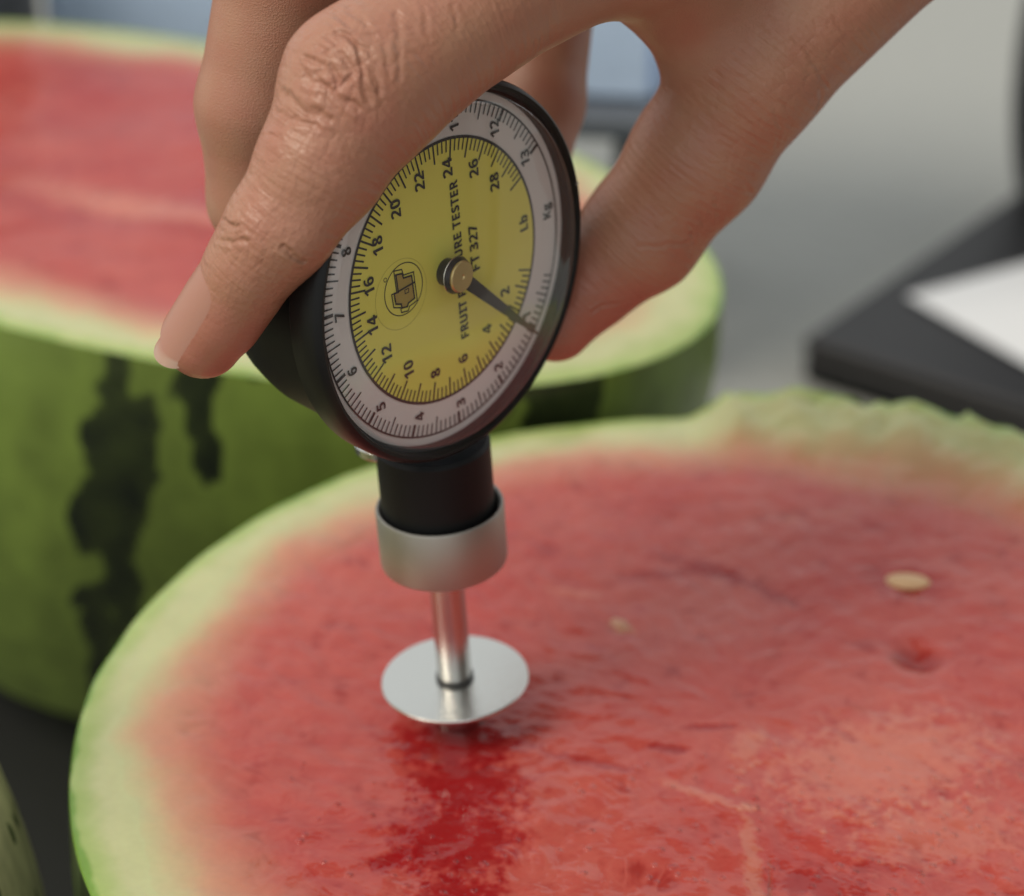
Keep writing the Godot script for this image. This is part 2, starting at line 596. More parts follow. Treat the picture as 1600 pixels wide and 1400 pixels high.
func near_melon() -> void:
	var h := Half.new()
	h.c = Vector3(47.6, -3.5, -0.7)
	h.a = 113.4
	h.b = 108.3
	h.deep = 143.0
	h.swell = 0.06
	h.wobble = noise(3, 0.012, 2)
	var o := thing("watermelon_half", "near watermelon half, cut face up, with the tester pressed into it", "watermelon", h.c + Vector3(0, -143.2, 0), "cut watermelon halves")
	var pale := Color(0.66, 0.28, 0.19)
	var dark := Color(0.3, 0.012, 0.012)
	var spots := [
		[37.9 - 0.0, -41.4, 9.0, 7.5, 0.2, dark, 0.45, -0.3],
		[34.9, -16.9, 5.4, 4.6, 0.0, Color(0.3, 0.02, 0.016), 0.8, -0.3, 0.15],
		[1.0, -46.0, 9.0, 3.0, 0.5, dark, 0.7, -0.4], [10.0, -39.0, 10.0, 2.0, 0.75, dark, 0.6, -0.4], [-10.0, -44.5, 9.0, 2.0, -0.1, dark, 0.5, -0.3],
		[-31.0, -53.0, 3.0, 3.0, 0.0, dark, 0.5, -0.2], [-26.0, -38.0, 6.0, 1.5, 0.2, pale, 0.4, 0.2], [-17.6, -27.0, 3.2, 2.2, 0.9, Color(0.62, 0.36, 0.2), 0.6, 0.3],
		[-0.5, 38.0, 1.7, 17.0, 0.02, Color(0.6, 0.27, 0.17), 0.5, 0.2], [1.5, 47.0, 0.4, 8.0, 0.1, Color(0.36, 0.08, 0.04), 0.7, -0.5],
		[-7.0, 22.0, 9.0, 1.6, 0.5, pale, 0.5, 0.3], [2.0, 9.0, 3.0, 7.0, 0.3, pale, 0.5, 0.3], [24.0, 14.0, 24.0, 14.0, -0.4, pale, 0.5, 0.3], [30.0, 32.0, 16.0, 9.0, -0.2, pale, 0.4, 0.3],
		[9.0, 44.0, 9.0, 4.0, 0.2, dark, 0.6, -0.4], [-12.0, 10.0, 4.0, 1.4, 0.1, dark, 0.7, -0.4], [-4.0, 4.0, 5.0, 1.1, -0.1, dark, 0.6, -0.3], [-24.0, 14.0, 10.0, 1.3, 0.35, dark, 0.5, -0.3],
	]
	# melon juices pressed out round the plunger, plus the tester's dark reflection painted in
	var juice_and_reflection := Color(0.3, 0.004, 0.006)
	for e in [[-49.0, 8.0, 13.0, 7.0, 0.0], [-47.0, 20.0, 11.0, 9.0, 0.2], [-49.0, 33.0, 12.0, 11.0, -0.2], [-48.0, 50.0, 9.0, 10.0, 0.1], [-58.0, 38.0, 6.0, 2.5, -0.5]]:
		spots.append([e[0] + 1.5, e[1], e[2], e[3], e[4], juice_and_reflection, 0.8, -0.1, 0.8])
	var span := 240.0
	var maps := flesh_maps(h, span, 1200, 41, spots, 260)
	var n1 := noise(50, 0.03, 2)
	var n2 := noise(51, 0.16, 2)
	var torn := noise(52, 0.06, 3)
	var tooth := noise(53, 0.3, 3)
	var face := face_mesh(h, span, 90, 420, func(p: Vector3, r: float, t: float) -> float:
		var y := 0.5 * n1.get_noise_2d(p.x, p.z) + 0.35 * n2.get_noise_2d(p.x, p.z) * smoothstep(0.98, 0.8, r)
		# dimple and the hollow of the seed
		y -= 2.4 * exp(-Vector2(p.x - 35.5, p.z + 17.2).length_squared() / 12.0)
		y -= 1.1 * exp(-Vector2(p.x - 37.9, p.z + 41.4).length_squared() / 14.0)
		# the far edge stands up where the rind broke instead of being cut
		var d := fposmod(t + PI, TAU) - PI
		var lip := smoothstep(-1.58, -1.46, d) * smoothstep(0.05, -0.5, d)
		y += lip * smoothstep(0.8, 0.99, r) * (8.2 + 2.4 * torn.get_noise_2d(p.x * 1.4, p.z) + 0.8 * tooth.get_noise_2d(p.x, p.z))
		return y)
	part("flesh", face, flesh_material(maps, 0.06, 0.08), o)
	var rb := Build.new()
	h.rind(rb)
	part("rind", rb, rind_material(60, Color(0.13, 0.19, 0.08), Color(0.02, 0.035, 0.015), 7, 2.5, 0.2, 0.28), o)
	# torn lip: rind that stands above the cut, outside of the flesh
	var lb := Build.new()
	var steps := 110
	for i in steps + 1:
		var t := lerpf(-1.58, 0.05, float(i) / steps)
		var e := h.edge(t)
		var lip := smoothstep(-1.58, -1.46, t) * smoothstep(0.05, -0.5, t)
		var top := lip * (8.2 + 2.4 * torn.get_noise_2d(e.x * 1.4, e.z) + 0.8 * tooth.get_noise_2d(e.x, e.z)) - 0.5
		var nn := Vector3(e.x / (h.a * h.a), 0, e.z / (h.b * h.b)).normalized()
		lb.vert(h.c + e + Vector3(0, top, 0), (nn + Vector3.UP * 0.6).normalized(), Vector2(float(i) / steps, 0.5))
		lb.vert(h.c + e * 1.004 + Vector3(0, top * 0.5 - 0.6, 0), nn, Vector2(float(i) / steps, 0.55))
		lb.vert(h.c + e + Vector3(0, -0.8, 0), nn, Vector2(float(i) / steps, 0.6))
	for i in steps:
		for k in 2:
			lb.quad(i * 3 + k, i * 3 + k + 1, i * 3 + k + 4, i * 3 + k + 3)
	var lipm := mat(Color(0.3, 0.43, 0.1), 0.4)
	grain(lipm, 61, 0.04, 0.8, 0.03)
	part("torn_edge", lb, lipm, o)
	# seeds
	seed_at(Vector3(86.1, -3.7, -42.8), 4.3, 2.5, 0.12, Color(0.66, 0.43, 0.23), o)
	seed_at(Vector3(29.7, -4.1, -28.2), 2.4, 1.4, 0.9, Color(0.56, 0.28, 0.17), o)


func seed_at(p: Vector3, l: float, w: float, turn: float, c: Color, under: Node3D) -> void:
	var b := Build.new()
	var rot := Basis(Vector3.UP, -turn)
	for j in 13:
		var f := PI * j / 12.0
		for i in 25:
			var t := TAU * i / 24.0
			var n := Vector3(sin(f) * cos(t), cos(f), sin(f) * sin(t))
			var q := Vector3(n.x * l * (1.0 - 0.18 * n.x), n.y * 1.1, n.z * w * (1.0 - 0.3 * n.x))
			b.vert(p + rot * q, (rot * Vector3(n.x / l, n.y / 1.1, n.z / w)).normalized())
	for j in 12:
		for i in 24:
			var s := j * 25 + i
			b.quad(s, s + 1, s + 26, s + 25)
	part("seed", b, mat(c, 0.3), under)


func far_melon() -> void:
	var h := Half.new()
	h.c = Vector3(-91, 4, -240)
	h.turn = atan2(0.616, 0.788)
	h.a = 178.0
	h.belly = 0.1
	h.full = 0.42
	h.b = 93.0
	h.deep = 150.0
	h.wobble = noise(13, 0.012, 2)
	var o := thing("watermelon_half", "large far watermelon half, long cut face up, behind the hand", "watermelon", h.c + Vector3(0, -150.5, 0), "cut watermelon halves")
	var span := 370.0
	var pale := Color(0.7, 0.3, 0.2)
	var dark := Color(0.36, 0.03, 0.025)
	var spots := [[5.0, 30.0, 45.0, 9.0, 0.5, pale, 0.6, 0.3], [20.0, 45.0, 20.0, 5.0, 0.4, dark, 0.6, 0.0], [-40.0, 20.0, 25.0, 6.0, 0.5, dark, 0.6, 0.0], [-50.0, -10.0, 30.0, 12.0, 0.3, dark, 0.4, 0.0]]
	var maps := flesh_maps(h, span, 700, 77, spots)
	var n1 := noise(55, 0.02, 2)
	var face := face_mesh(h, span, 40, 200, func(p: Vector3, r: float, _t: float) -> float:
		return 1.2 * n1.get_noise_2d(p.x, p.z) * smoothstep(1.0, 0.85, r))
	part("flesh", face, flesh_material(maps, 0.12, 0.25), o)
	var rb := Build.new()
	h.rind(rb)
	part("rind", rb, rind_material(90, Color(0.21, 0.29, 0.06), Color(0.009, 0.016, 0.007), 9, 1.6, 0.0, 0.33, 0.72, -0.058), o)


func whole_melon() -> void:
	var c := Vector3(-143, -38, 34)
	var o := thing("watermelon", "pale green uncut watermelon at the lower left edge", "watermelon", c + Vector3(0, -112, 0))
	var b := Build.new()
	var rot := Basis(Vector3(0.2, 0.1, 1).normalized(), 0.12)
	for j in 61:
		var f := PI * j / 60.0
		for i in 121:
			var t := TAU * i / 120.0
			var n := Vector3(sin(f) * cos(t), cos(f), sin(f) * sin(t))
			b.vert(c + rot * (n * Vector3(74, 108, 74)), (rot * (n / Vector3(74, 108, 74))).normalized(), Vector2(float(i) / 120.0, float(j) / 60.0))
	for j in 60:
		for i in 120:
			var s := j * 121 + i
			b.quad(s, s + 1, s + 122, s + 121)
	part("rind", b, rind_material(120, Color(0.76, 0.75, 0.4), Color(0.09, 0.12, 0.04), 5, 2.0, 0.85, 0.25, 0.9), o)


# ---------------------------------------------------------------- the tester
func at_dial(x: float, y: float, s: float) -> Vector3:
	return DIAL + AXIS * x + across * y + FACE * s


func print_text(text: String, called: String, x: float, y: float, cap: float, under: Node3D, m: Material, turn := 0.0, squeeze := 1.0) -> void:
	var t := TextMesh.new()
	t.text = text
	t.font = font
	t.font_size = 48
	t.pixel_size = cap * S / (0.714 * 48.0)
	t.depth = 0.00004
	var box := t.get_aabb()
	var grow := cap * S / box.size.y if not "g" in text else cap * S * 1.28 / box.size.y
	var o := MeshInstance3D.new()
	o.name = called
	o.mesh = t
	o.material_override = m
	under.add_child(o, true)
	var r := AXIS.rotated(FACE, turn)
	var u := across.rotated(FACE, turn)
	var shift := box.get_center() * grow
	o.transform = Transform3D(Basis(r * squeeze * grow, u * grow, FACE), put(at_dial(x, y, 0.16)) - r * shift.x * squeeze - u * shift.y - (under.get_parent() as Node3D).position - under.position)


func stroke(b: Build, pts: Array, width: float, s: float) -> void:
	for k in pts.size() - 1:
		var p: Vector2 = pts[k]
		var q: Vector2 = pts[k + 1]
		var d := (q - p).normalized() * width * 0.5
		var n := Vector2(-d.y, d.x)
		p -= d * 0.9
		q += d * 0.9
		var f := []
		for e in [p + n, q + n, q - n, p - n]:
			f.append(b.vert(at_dial(e.x, e.y, s + 0.004 * (k % 5)), FACE))
		b.quad(f[0], f[1], f[2], f[3])


func ring(b: Build, r0: float, r1: float, s: float, at := Vector2.ZERO, seg := 160) -> void:
	var first := b.v.size()
	for k in seg + 1:
		var d := Vector2(cos(TAU * k / seg), sin(TAU * k / seg))
		b.vert(at_dial(at.x + d.x * r0, at.y + d.y * r0, s), FACE)
		b.vert(at_dial(at.x + d.x * r1, at.y + d.y * r1, s), FACE)
	for k in seg:
		var f := first + 2 * k
		b.quad(f, f + 1, f + 3, f + 2)


func tester() -> void:
	var o := thing("pressure_tester", "black dial fruit pressure tester with yellow face held upright on the melon", "pressure tester", Vector3.ZERO)
	var plastic := mat(Color(0.006, 0.0062, 0.007), 0.5)
	plastic.metallic_specular = 0.36
	grain(plastic, 140, 0.12, 0.18, 0.012)
	var rubber := mat(Color(0.006, 0.0062, 0.007), 0.4)
	rubber.metallic_specular = 0.4
	grain(rubber, 141, 0.1, 0.12, 0.01)
	var ink := mat(Color(0.012, 0.011, 0.012), 0.6)

	var b := Build.new()
	b.lathe(DIAL, FACE, [Vector2(27.2, -1.5), Vector2(27.3, -3.4), Vector2(27.0, -12), Vector2(26.5, -17.5), Vector2(25.3, -21.2), Vector2(22.7, -24.2), Vector2(18.5, -25.7), Vector2(12, -26.4), Vector2(0.01, -26.6)], 128)
	part("casing", b, plastic, o)
	b = Build.new()
	b.lathe(DIAL, FACE, [Vector2(27.25, -3.9), Vector2(29.0, -3.7), Vector2(29.6, -3.0), Vector2(29.75, -1.0), Vector2(29.75, 1.6), Vector2(29.4, 2.5), Vector2(28.9, 2.9), Vector2(28.4, 2.8), Vector2(28.15, 2.3), Vector2(28.05, 1.5), Vector2(27.6, 1.2), Vector2(27.5, -0.2)], 192)
	var bezel := part("bezel", b, rubber, o)
	b = Build.new()
	b.slab(at_dial(5.1, -28.5, 2.8), Basis(AXIS, across, FACE), Vector3(0.16, 0.35, 0.12), 0.05)
	part("catch", b, mat(Color(0.25, 0.25, 0.25), 0.4), bezel)

	# dial
	b = Build.new()
	ring(b, 0.01, 27.9, 0.0)
	var paper := mat(Color(0.72, 0.71, 0.7), 0.55)
	grain(paper, 142, 0.2, 0.05, 0.02)
	var face := part("dial", b, paper, o)
	b = Build.new()
	ring(b, 0.01, 20.6, 0.05)
	part("yellow_disc", b, mat(Color(0.8, 0.76, 0.12), 0.5), face)
	b = Build.new()
	ring(b, 20.4, 20.85, 0.1)
	ring(b, 25.95, 26.25, 0.1)
	ring(b, 3.98, 4.14, 0.1, Vector2(0.75, 9.3), 72)
	var lines := part("circles", b, ink, face)
	b = Build.new()
	ring(b, 5.45, 5.5, 0.09, Vector2(0.15, 9.9), 72)
	part("sticker_edge", b, mat(Color(0.33, 0.3, 0.04), 0.5), face)
	b = Build.new()
	for k in range(1, 117):
		var a := deg_to_rad(-162.7 + 10.905 * k * 0.25)
		var d := Vector2(sin(a), cos(a))
		var l := 2.9 if k % 4 == 0 or k == 1 else 1.75
		stroke(b, [d * 20.5, d * (20.5 - l)], 0.32 if k % 4 == 0 else 0.27, 0.11)
	for k in range(2, 131):
		var a := deg_to_rad(-162.7 + 24.04 * k * 0.1)
		var d := Vector2(sin(a), cos(a))
		var l := 2.6 if k % 10 == 5 else 1.7
		stroke(b, [d * 26.0, d * (26.0 - l)], 0.55 if k % 10 == 0 else 0.25, 0.11)
	var ticks := part("scale_ticks", b, ink, face)
	ticks.set_meta("kind", "stuff")
	var lb := [[2, -8.32, -12.84], [4, -12.94, -8.09], [6, -15.61, -2.19], [8, -15.44, 4.2], [10, -12.4, 9.84], [12, -8.0, 14.1], [14, -2.3, 16.4], [16, 3.9, 16.3], [18, 9.4, 13.8], [20, 13.6, 9.5], [22, 16.0, 4.1], [24, 16.1, -2.0], [26, 14.1, -7.7], [28, 10.4, -12.1]]
	for e in lb:
		print_text(str(e[0]), "numeral", e[1], e[2], 2.05, face, ink)
	for k in range(1, 14):
		var a := deg_to_rad(-164.6 + 24.1 * k)
		print_text(str(k), "numeral", sin(a) * 22.8, cos(a) * 22.8, 1.9, face, ink)
	print_text("FRUIT PRESSURE TESTER", "lettering", 0.7, -3.0, 1.72, face, ink, 0.0, 0.97)
	print_text("FT 327", "lettering", 1.5, -6.5, 1.9, face, ink)
	print_text("Lb", "lettering", 1.4, -18.2, 1.9, face, ink)
	print_text("Kg", "lettering", 1.4, -24.2, 1.8, face, ink)
	# emblem: a stepped outline with a bar across it
	b = Build.new()
	var em := [Vector2(4.3, 11.0), Vector2(3.95, 9.35), Vector2(2.95, 9.1), Vector2(2.65, 6.95), Vector2(-2.1, 6.7), Vector2(-2.4, 8.4), Vector2(-3.0, 8.75), Vector2(-2.75, 10.2), Vector2(-1.9, 10.3), Vector2(-1.35, 11.7), Vector2(0.85, 11.9), Vector2(0.7, 10.8), Vector2(4.3, 11.0)]
	stroke(b, em, 0.2, 0.1)
	var inner := []
	for p in em:
		inner.append(Vector2(0.7, 9.4) + (p - Vector2(0.7, 9.4)) * 0.8)
	stroke(b, inner, 0.28, 0.13)
	stroke(b, [Vector2(1.0, 7.0), Vector2(0.85, 10.4)], 0.3, 0.16)
	stroke(b, [Vector2(-0.1, 8.3), Vector2(0.5, 8.3), Vector2(0.5, 9.1), Vector2(-0.1, 9.1), Vector2(-0.1, 8.3)], 0.16, 0.1)
	ring(b, 0.25, 0.36, 0.1, Vector2(3.6, 12.9), 20)
	part("emblem", b, ink, face)
	b = Build.new()
	var fan := []
	for p in inner.slice(0, 12):
		fan.append(b.vert(at_dial(p.x, p.y, 0.085), FACE))
	var hubv := b.vert(at_dial(0.7, 9.4, 0.085), FACE)
	for k in 12:
		b.tri(hubv, fan[k], fan[(k + 1) % 12])
	part("emblem_ground", b, mat(Color(0.4, 0.3, 0.06), 0.55), face)

	# needle and hub
	var nd := Vector2(-0.70, -0.714).normalized()
	var ns := Vector2(-nd.y, nd.x)
	b = Build.new()
	var outline := [nd * 1.5 + ns * 1.15, nd * 17.5 + ns * 0.58, nd * 23.5 + ns * 0.2, nd * 23.5 - ns * 0.2, nd * 17.5 - ns * 0.58, nd * 1.5 - ns * 1.15]
	var lo := []
	var hi := []
	for p in outline:
		lo.append(b.vert(at_dial(p.x, p.y, 2.75), -FACE))
		hi.append(b.vert(at_dial(p.x, p.y, 3.0), FACE))
	for f in [lo, hi]:
		b.quad(f[0], f[1], f[4], f[5])
		b.quad(f[1], f[2], f[3], f[4])
	for k in 6:
		var p: Vector2 = outline[k]
		var q: Vector2 = outline[(k + 1) % 6]
		var nn := (q - p).orthogonal().normalized()
		if nn.dot((p + q) * 0.5 - nd * 10.0) < 0:
			nn = -nn
		var n3 := AXIS * nn.x + across * nn.y
		b.quad(b.vert(at_dial(p.x, p.y, 2.75), n3), b.vert(at_dial(q.x, q.y, 2.75), n3), b.vert(at_dial(q.x, q.y, 3.0), n3), b.vert(at_dial(p.x, p.y, 3.0), n3))
	var needle := part("needle", b, mat(Color(0.008, 0.008, 0.009), 0.5), o)
	b = Build.new()
	b.lathe(DIAL, FACE, [Vector2(2.15, 0.05), Vector2(2.15, 2.0), Vector2(2.8, 2.1), Vector2(2.85, 2.2)], 64)
	part("hub_base", b, mat(Color(0.012, 0.012, 0.014), 0.3), needle)
	b = Build.new()
	b.lathe(DIAL, FACE, [Vector2(2.8, 2.18), Vector2(2.98, 2.24), Vector2(2.92, 2.34)], 64)
	part("hub_ring", b, mat(Color(0.75, 0.72, 0.62), 0.25, 1.0), needle)
	b = Build.new()
	b.lathe(DIAL, FACE, [Vector2(2.92, 2.3), Vector2(2.85, 2.5), Vector2(2.55, 3.1), Vector2(2.4, 3.1)], 64)
	part("hub_collar", b, mat(Color(0.015, 0.014, 0.014), 0.3), needle)
	b = Build.new()
	b.lathe(DIAL, FACE, [Vector2(2.5, 3.0), Vector2(2.5, 3.3), Vector2(2.3, 3.5), Vector2(0.42, 3.52), Vector2(0.32, 3.4), Vector2(0.22, 3.3), Vector2(0.01, 3.3)], 64, 25)
	part("hub_cap", b, mat(Color(0.62, 0.47, 0.22), 0.32, 1.0), needle)

	# clear cover
	var clear := StandardMaterial3D.new()
	clear.transparency = BaseMaterial3D.TRANSPARENCY_ALPHA
	clear.albedo_color = Color(1, 1, 1, 0.03)
	clear.roughness = 0.04
	clear.metallic_specular = 0.68
	b = Build.new()
	var dome := []
	for k in 16:
		var r := 25.6 * k / 15.0
		dome.append(Vector2(maxf(r, 0.01), 5.6 - 1.9 * (r / 25.6) * (r / 25.6)))
	dome.append_array([Vector2(26.4, 3.7), Vector2(27.1, 3.2), Vector2(27.6, 2.5), Vector2(27.9, 1.6)])
	dome.reverse()
	b.lathe(DIAL, FACE, dome, 160, 60)
	part("cover_glass", b, clear, o)

	# neck
	var foot := Vector3.ZERO
	b = Build.new()
	b.lathe(foot - FACE * 0.35, AXIS, [Vector2(9.3, 33), Vector2(9.3, 50.5), Vector2(8.8, 51.2), Vector2(0.01, 51.2)], 96)
	part("neck", b, plastic, o)
	var alu := mat(Color(0.47, 0.455, 0.42), 0.5, 1.0)
	grain(alu, 150, 0.25, 0.12, 0.008)
	b = Build.new()
	b.lathe(foot, AXIS, [Vector2(3.0, 28.8), Vector2(9.9, 28.6), Vector2(10.4, 28.95), Vector2(10.55, 29.4), Vector2(10.55, 39.0), Vector2(10.4, 39.35), Vector2(10.15, 39.45), Vector2(9.8, 39.2), Vector2(9.65, 38.6), Vector2(9.4, 37.6)], 128)
	part("collar", b, alu, o)
	var steel := mat(Color(0.6, 0.59, 0.57), 0.24, 1.0)
	grain(steel, 151, 0.2, 0.1, 0.01)
	b = Build.new()
	b.lathe(foot, AXIS, [Vector2(2.95, 5.2), Vector2(2.95, 29.0)], 64)
	var shaft := part("plunger", b, steel, o)
	b = Build.new()
	b.lathe(foot, AXIS, [Vector2(3.25, 4.75), Vector2(3.25, 5.4), Vector2(2.9, 5.6)], 48)
	part("plunger_ring", b, mat(Color(0.03, 0.03, 0.03), 0.4), shaft)
	b = Build.new()
	b.lathe(foot, AXIS, [Vector2(0.01, 3.9), Vector2(12.5, 3.95), Vector2(12.66, 4.15), Vector2(12.66, 4.5), Vector2(12.5, 4.7), Vector2(0.01, 4.72)], 128)
	var disc_m := mat(Color(0.68, 0.685, 0.655), 0.27, 1.0)
	grain(disc_m, 152, 0.02, 0.1, 0.02)
	part("splash_disc", b, disc_m, o)
	b = Build.new()
	b.lathe(foot, AXIS, [Vector2(0.01, -9.0), Vector2(4.6, -8.5), Vector2(5.0, -3.2), Vector2(5.5, 0.6), Vector2(6.4, 3.9)], 64)
	part("plunger_tip", b, steel, o)
	b = Build.new()
	b.lathe(Vector3(-10.9, 48.2, -2.6), AXIS, [Vector2(0.01, 0), Vector2(4.7, 0), Vector2(5.1, 0.4), Vector2(5.1, 1.6), Vector2(4.8, 2.0), Vector2(2.2, 2.1), Vector2(2.2, 8.0)], 48)
	part("release_button", b, mat(Color(0.72, 0.72, 0.7), 0.2, 1.0), o)


# ---------------------------------------------------------------- the hand
const CHAINS := {
	"index": [[Vector3(27.9, 132.9, -15.4), 13.0], [Vector3(3.6, 123.8, 3.5), 10.9], [Vector3(-11.3, 115.1, 15.2), 11.3], [Vector3(-16.8, 106.3, 20.2), 8.8], [Vector3(-23.3, 97.1, 23.0), 7.3], [Vector3(-26.9, 92.4, 23.3), 6.2], [Vector3(-35.1, 79.7, 21.2), 5.9]],
	"middle": [[Vector3(17.6, 136.8, -43.9), 13.0], [Vector3(-24.1, 122.3, -20.9), 10.9], [Vector3(-30.1, 100.8, -18.1), 9.5], [Vector3(-30.3, 85.1, -18.4), 8.6], [Vector3(-27.4, 69.5, -25.8), 7.0]],
	"ring": [[Vector3(23.5, 137.9, -67.4), 12.0], [Vector3(15.2, 103.6, -72.3), 9.5], [Vector3(13.8, 86.3, -60.3), 8.5], [Vector3(11.2, 74.9, -49.4), 7.4]],
	"little": [[Vector3(39.4, 134.1, -91.7), 11.0], [Vector3(21.8, 99.7, -102.2), 8.2], [Vector3(8.3, 84.2, -91.3), 7.4], [Vector3(5.9, 74.9, -78.0), 6.3]],
	"thumb": [[Vector3(77.5, 133.6, -36.4), 13.6], [Vector3(47.9, 103.5, -26.4), 11.4], [Vector3(39.8, 89.3, -26.5), 10.8], [Vector3(30.8, 75.4, -26.7), 9.7], [Vector3(23.2, 68.2, -26.1), 8.0], [Vector3(16.8, 60.9, -23.2), 6.7]],
	"web": [[Vector3(29.5, 122.3, -16.3), 5.6], [Vector3(37.5, 111.4, -24.0), 5.6]],
}
const PADS := [
	[[Vector3(-19.5, 98.3, 25.8), 4.4], [Vector3(-16.6, 102.1, 23.6), 4.2]],
	[[Vector3(-31.5, 83.5, 22.6), 5.0], [Vector3(-28.9, 87.7, 22.5), 5.2]],
]
const PALM := [
	[[Vector3(27.9, 132.9, -15.4), 13.0], [Vector3(76.1, 183.5, -62.0), 17.0]],
	[[Vector3(17.6, 136.8, -43.9), 13.0], [Vector3(82.8, 183.9, -81.7), 24.0]],
	[[Vector3(23.5, 137.9, -67.4), 12.5], [Vector3(82.8, 183.9, -81.7), 24.0]],
	[[Vector3(39.3, 134.5, -89.6), 12.0], [Vector3(90.1, 182.1, -107.0), 17.0]],
	[[Vector3(77.5, 133.6, -36.4), 13.6], [Vector3(80.6, 182.9, -69.7), 18.0]],
	[[Vector3(37.2, 124.2, -26.5), 12.0], [Vector3(71.9, 143.6, -44.3), 15.0]],
	[[Vector3(82.8, 183.9, -81.7), 24.0], [Vector3(157.2, 249.5, -135.6), 29.0]],
]
const INDEX_FOLDS := [
	[0.7, Vector2(88.4, 0.3), Vector2(88.5, -0.2), Vector2(89.3, -0.75), Vector2(90.3, -1.0)],
	[1.0, Vector2(51.5, -0.67), Vector2(50.9, -0.87), Vector2(51.4, -1.03), Vector2(52.4, -1.14), Vector2(53.4, -1.23), Vector2(54.6, -1.34), Vector2(56.0, -1.51)],
	[0.7, Vector2(52.5, -0.57), Vector2(52.7, -0.71), Vector2(52.6, -0.82)],
	[0.8, Vector2(56.2, -0.48), Vector2(56.1, -0.66), Vector2(56.0, -0.83)],
	[0.6, Vector2(54.5, -0.61), Vector2(54.6, -0.75), Vector2(54.5, -0.85)],
	[0.9, Vector2(53.5, -0.90), Vector2(54.1, -1.05), Vector2(54.5, -1.18), Vector2(55.5, -1.18), Vector2(56.9, -1.12)],
	[0.9, Vector2(55.5, -0.90), Vector2(56.0, -1.02), Vector2(56.8, -1.12), Vector2(57.5, -1.12)],
	[1.0, Vector2(57.7, -0.59), Vector2(57.7, -0.77), Vector2(57.8, -0.94), Vector2(57.7, -1.09), Vector2(57.5, -1.27), Vector2(57.2, -1.46)],
	[0.9, Vector2(59.8, -0.13), Vector2(60.1, -0.46), Vector2(60.2, -0.70), Vector2(60.0, -0.94), Vector2(59.5, -1.17)],
	[0.6, Vector2(62.0, -0.08), Vector2(61.9, -0.46), Vector2(61.5, -0.73), Vector2(60.9, -1.02)],
	[0.6, Vector2(64.8, -0.25), Vector2(64.7, -0.55)],
	[0.6, Vector2(51.4, -1.03), Vector2(51.1, -1.15), Vector2(51.2, -1.24)],
	[0.6, Vector2(52.9, -1.22), Vector2(53.0, -1.36), Vector2(53.7, -1.47), Vector2(54.6, -1.56)],
	[0.5, Vector2(50.6, -0.91), Vector2(49.8, -1.01), Vector2(49.0, -1.11)],
	[0.4, Vector2(49.2, -1.25), Vector2(50.5, -1.40), Vector2(51.8, -1.52)],
	[0.4, Vector2(48.1, -1.35), Vector2(50.2, -1.54), Vector2(51.6, -1.63)],
	[0.5, Vector2(47.7, -0.45), Vector2(48.1, -0.70), Vector2(48.6, -0.94)],
	[0.5, Vector2(48.6, -0.33), Vector2(49.4, -0.56), Vector2(49.8, -0.78)],
	[0.5, Vector2(57.4, -0.75), Vector2(56.6, -0.81), Vector2(56.0, -0.87)],
	[0.4, Vector2(58.5, -0.89), Vector2(58.3, -1.04), Vector2(58.4, -1.22)],
	[0.9, Vector2(78.2, 0.03), Vector2(77.8, -0.34), Vector2(76.8, -0.60)],
	[0.7, Vector2(80.2, -0.22), Vector2(79.0, -0.61), Vector2(77.3, -0.92)],
	[0.9, Vector2(75.3, -1.48), Vector2(75.6, -1.75), Vector2(75.6, -1.99)],
	[0.3, Vector2(64.9, -0.21), Vector2(64.9, -0.47)],
	[0.3, Vector2(62.3, -0.51), Vector2(61.1, -0.89)],
	[0.3, Vector2(70.8, 0.10), Vector2(70.6, -0.45)],
	[0.4, Vector2(55.7, -0.93), Vector2(56.3, -1.14), Vector2(56.9, -1.31)],
	[0.4, Vector2(50.9, -0.99), Vector2(52.5, -1.23), Vector2(54.2, -1.47)],
	[0.4, Vector2(45.2, -1.00), Vector2(46.4, -1.18), Vector2(47.6, -1.34)],
	[0.3, Vector2(42.6, -1.16), Vector2(43.7, -1.36), Vector2(44.9, -1.54)],
	[0.3, Vector2(39.4, -1.37), Vector2(40.0, -1.52), Vector2(40.6, -1.63)],
]
const THUMB_FOLDS := [
	[0.39, Vector2(35.8, 1.01), Vector2(36.7, 0.68), Vector2(37.9, 0.27)],
	[0.44, Vector2(38.7, 0.42), Vector2(40.1, 0.18), Vector2(41.9, 0.10)],
	[0.50, Vector2(67.2, 0.87), Vector2(69.9, 0.52), Vector2(72.2, 0.43)],
	[0.33, Vector2(60.9, 0.83), Vector2(65.3, 0.38)],
	[0.39, Vector2(75.3, 1.27), Vector2(72.3, 0.97), Vector2(70.2, 0.62)],
	[0.33, Vector2(30.1, 1.04), Vector2(30.4, 0.67), Vector2(29.9, 0.14)],
	[0.28, Vector2(63.2, 0.96), Vector2(67.3, 0.57)],
	[0.55, Vector2(86.4, 0.59), Vector2(87.9, 0.74), Vector2(89.2, 0.83), Vector2(91.0, 0.86)],
	[0.28, Vector2(67.6, 0.79), Vector2(69.5, 0.53), Vector2(71.6, 0.51)],
	[0.17, Vector2(53.8, 1.01), Vector2(56.9, 0.88), Vector2(59.2, 0.69)],
	[0.17, Vector2(44.1, 1.82), Vector2(46.8, 1.62), Vector2(49.8, 1.48)],
	[0.22, Vector2(44.9, 0.80), Vector2(46.9, 0.53), Vector2(50.0, 0.31)],
	[0.22, Vector2(57.4, 0.47), Vector2(59.4, 0.01)],
	[0.28, Vector2(41.9, 1.96), Vector2(45.0, 2.00), Vector2(48.1, 2.06)],
]
const PALM_GROUP := 5
var bone_a := PackedVector3Array()
var bone_d := PackedVector3Array()
var bone_l := PackedFloat32Array()
var bone_r := PackedFloat32Array()
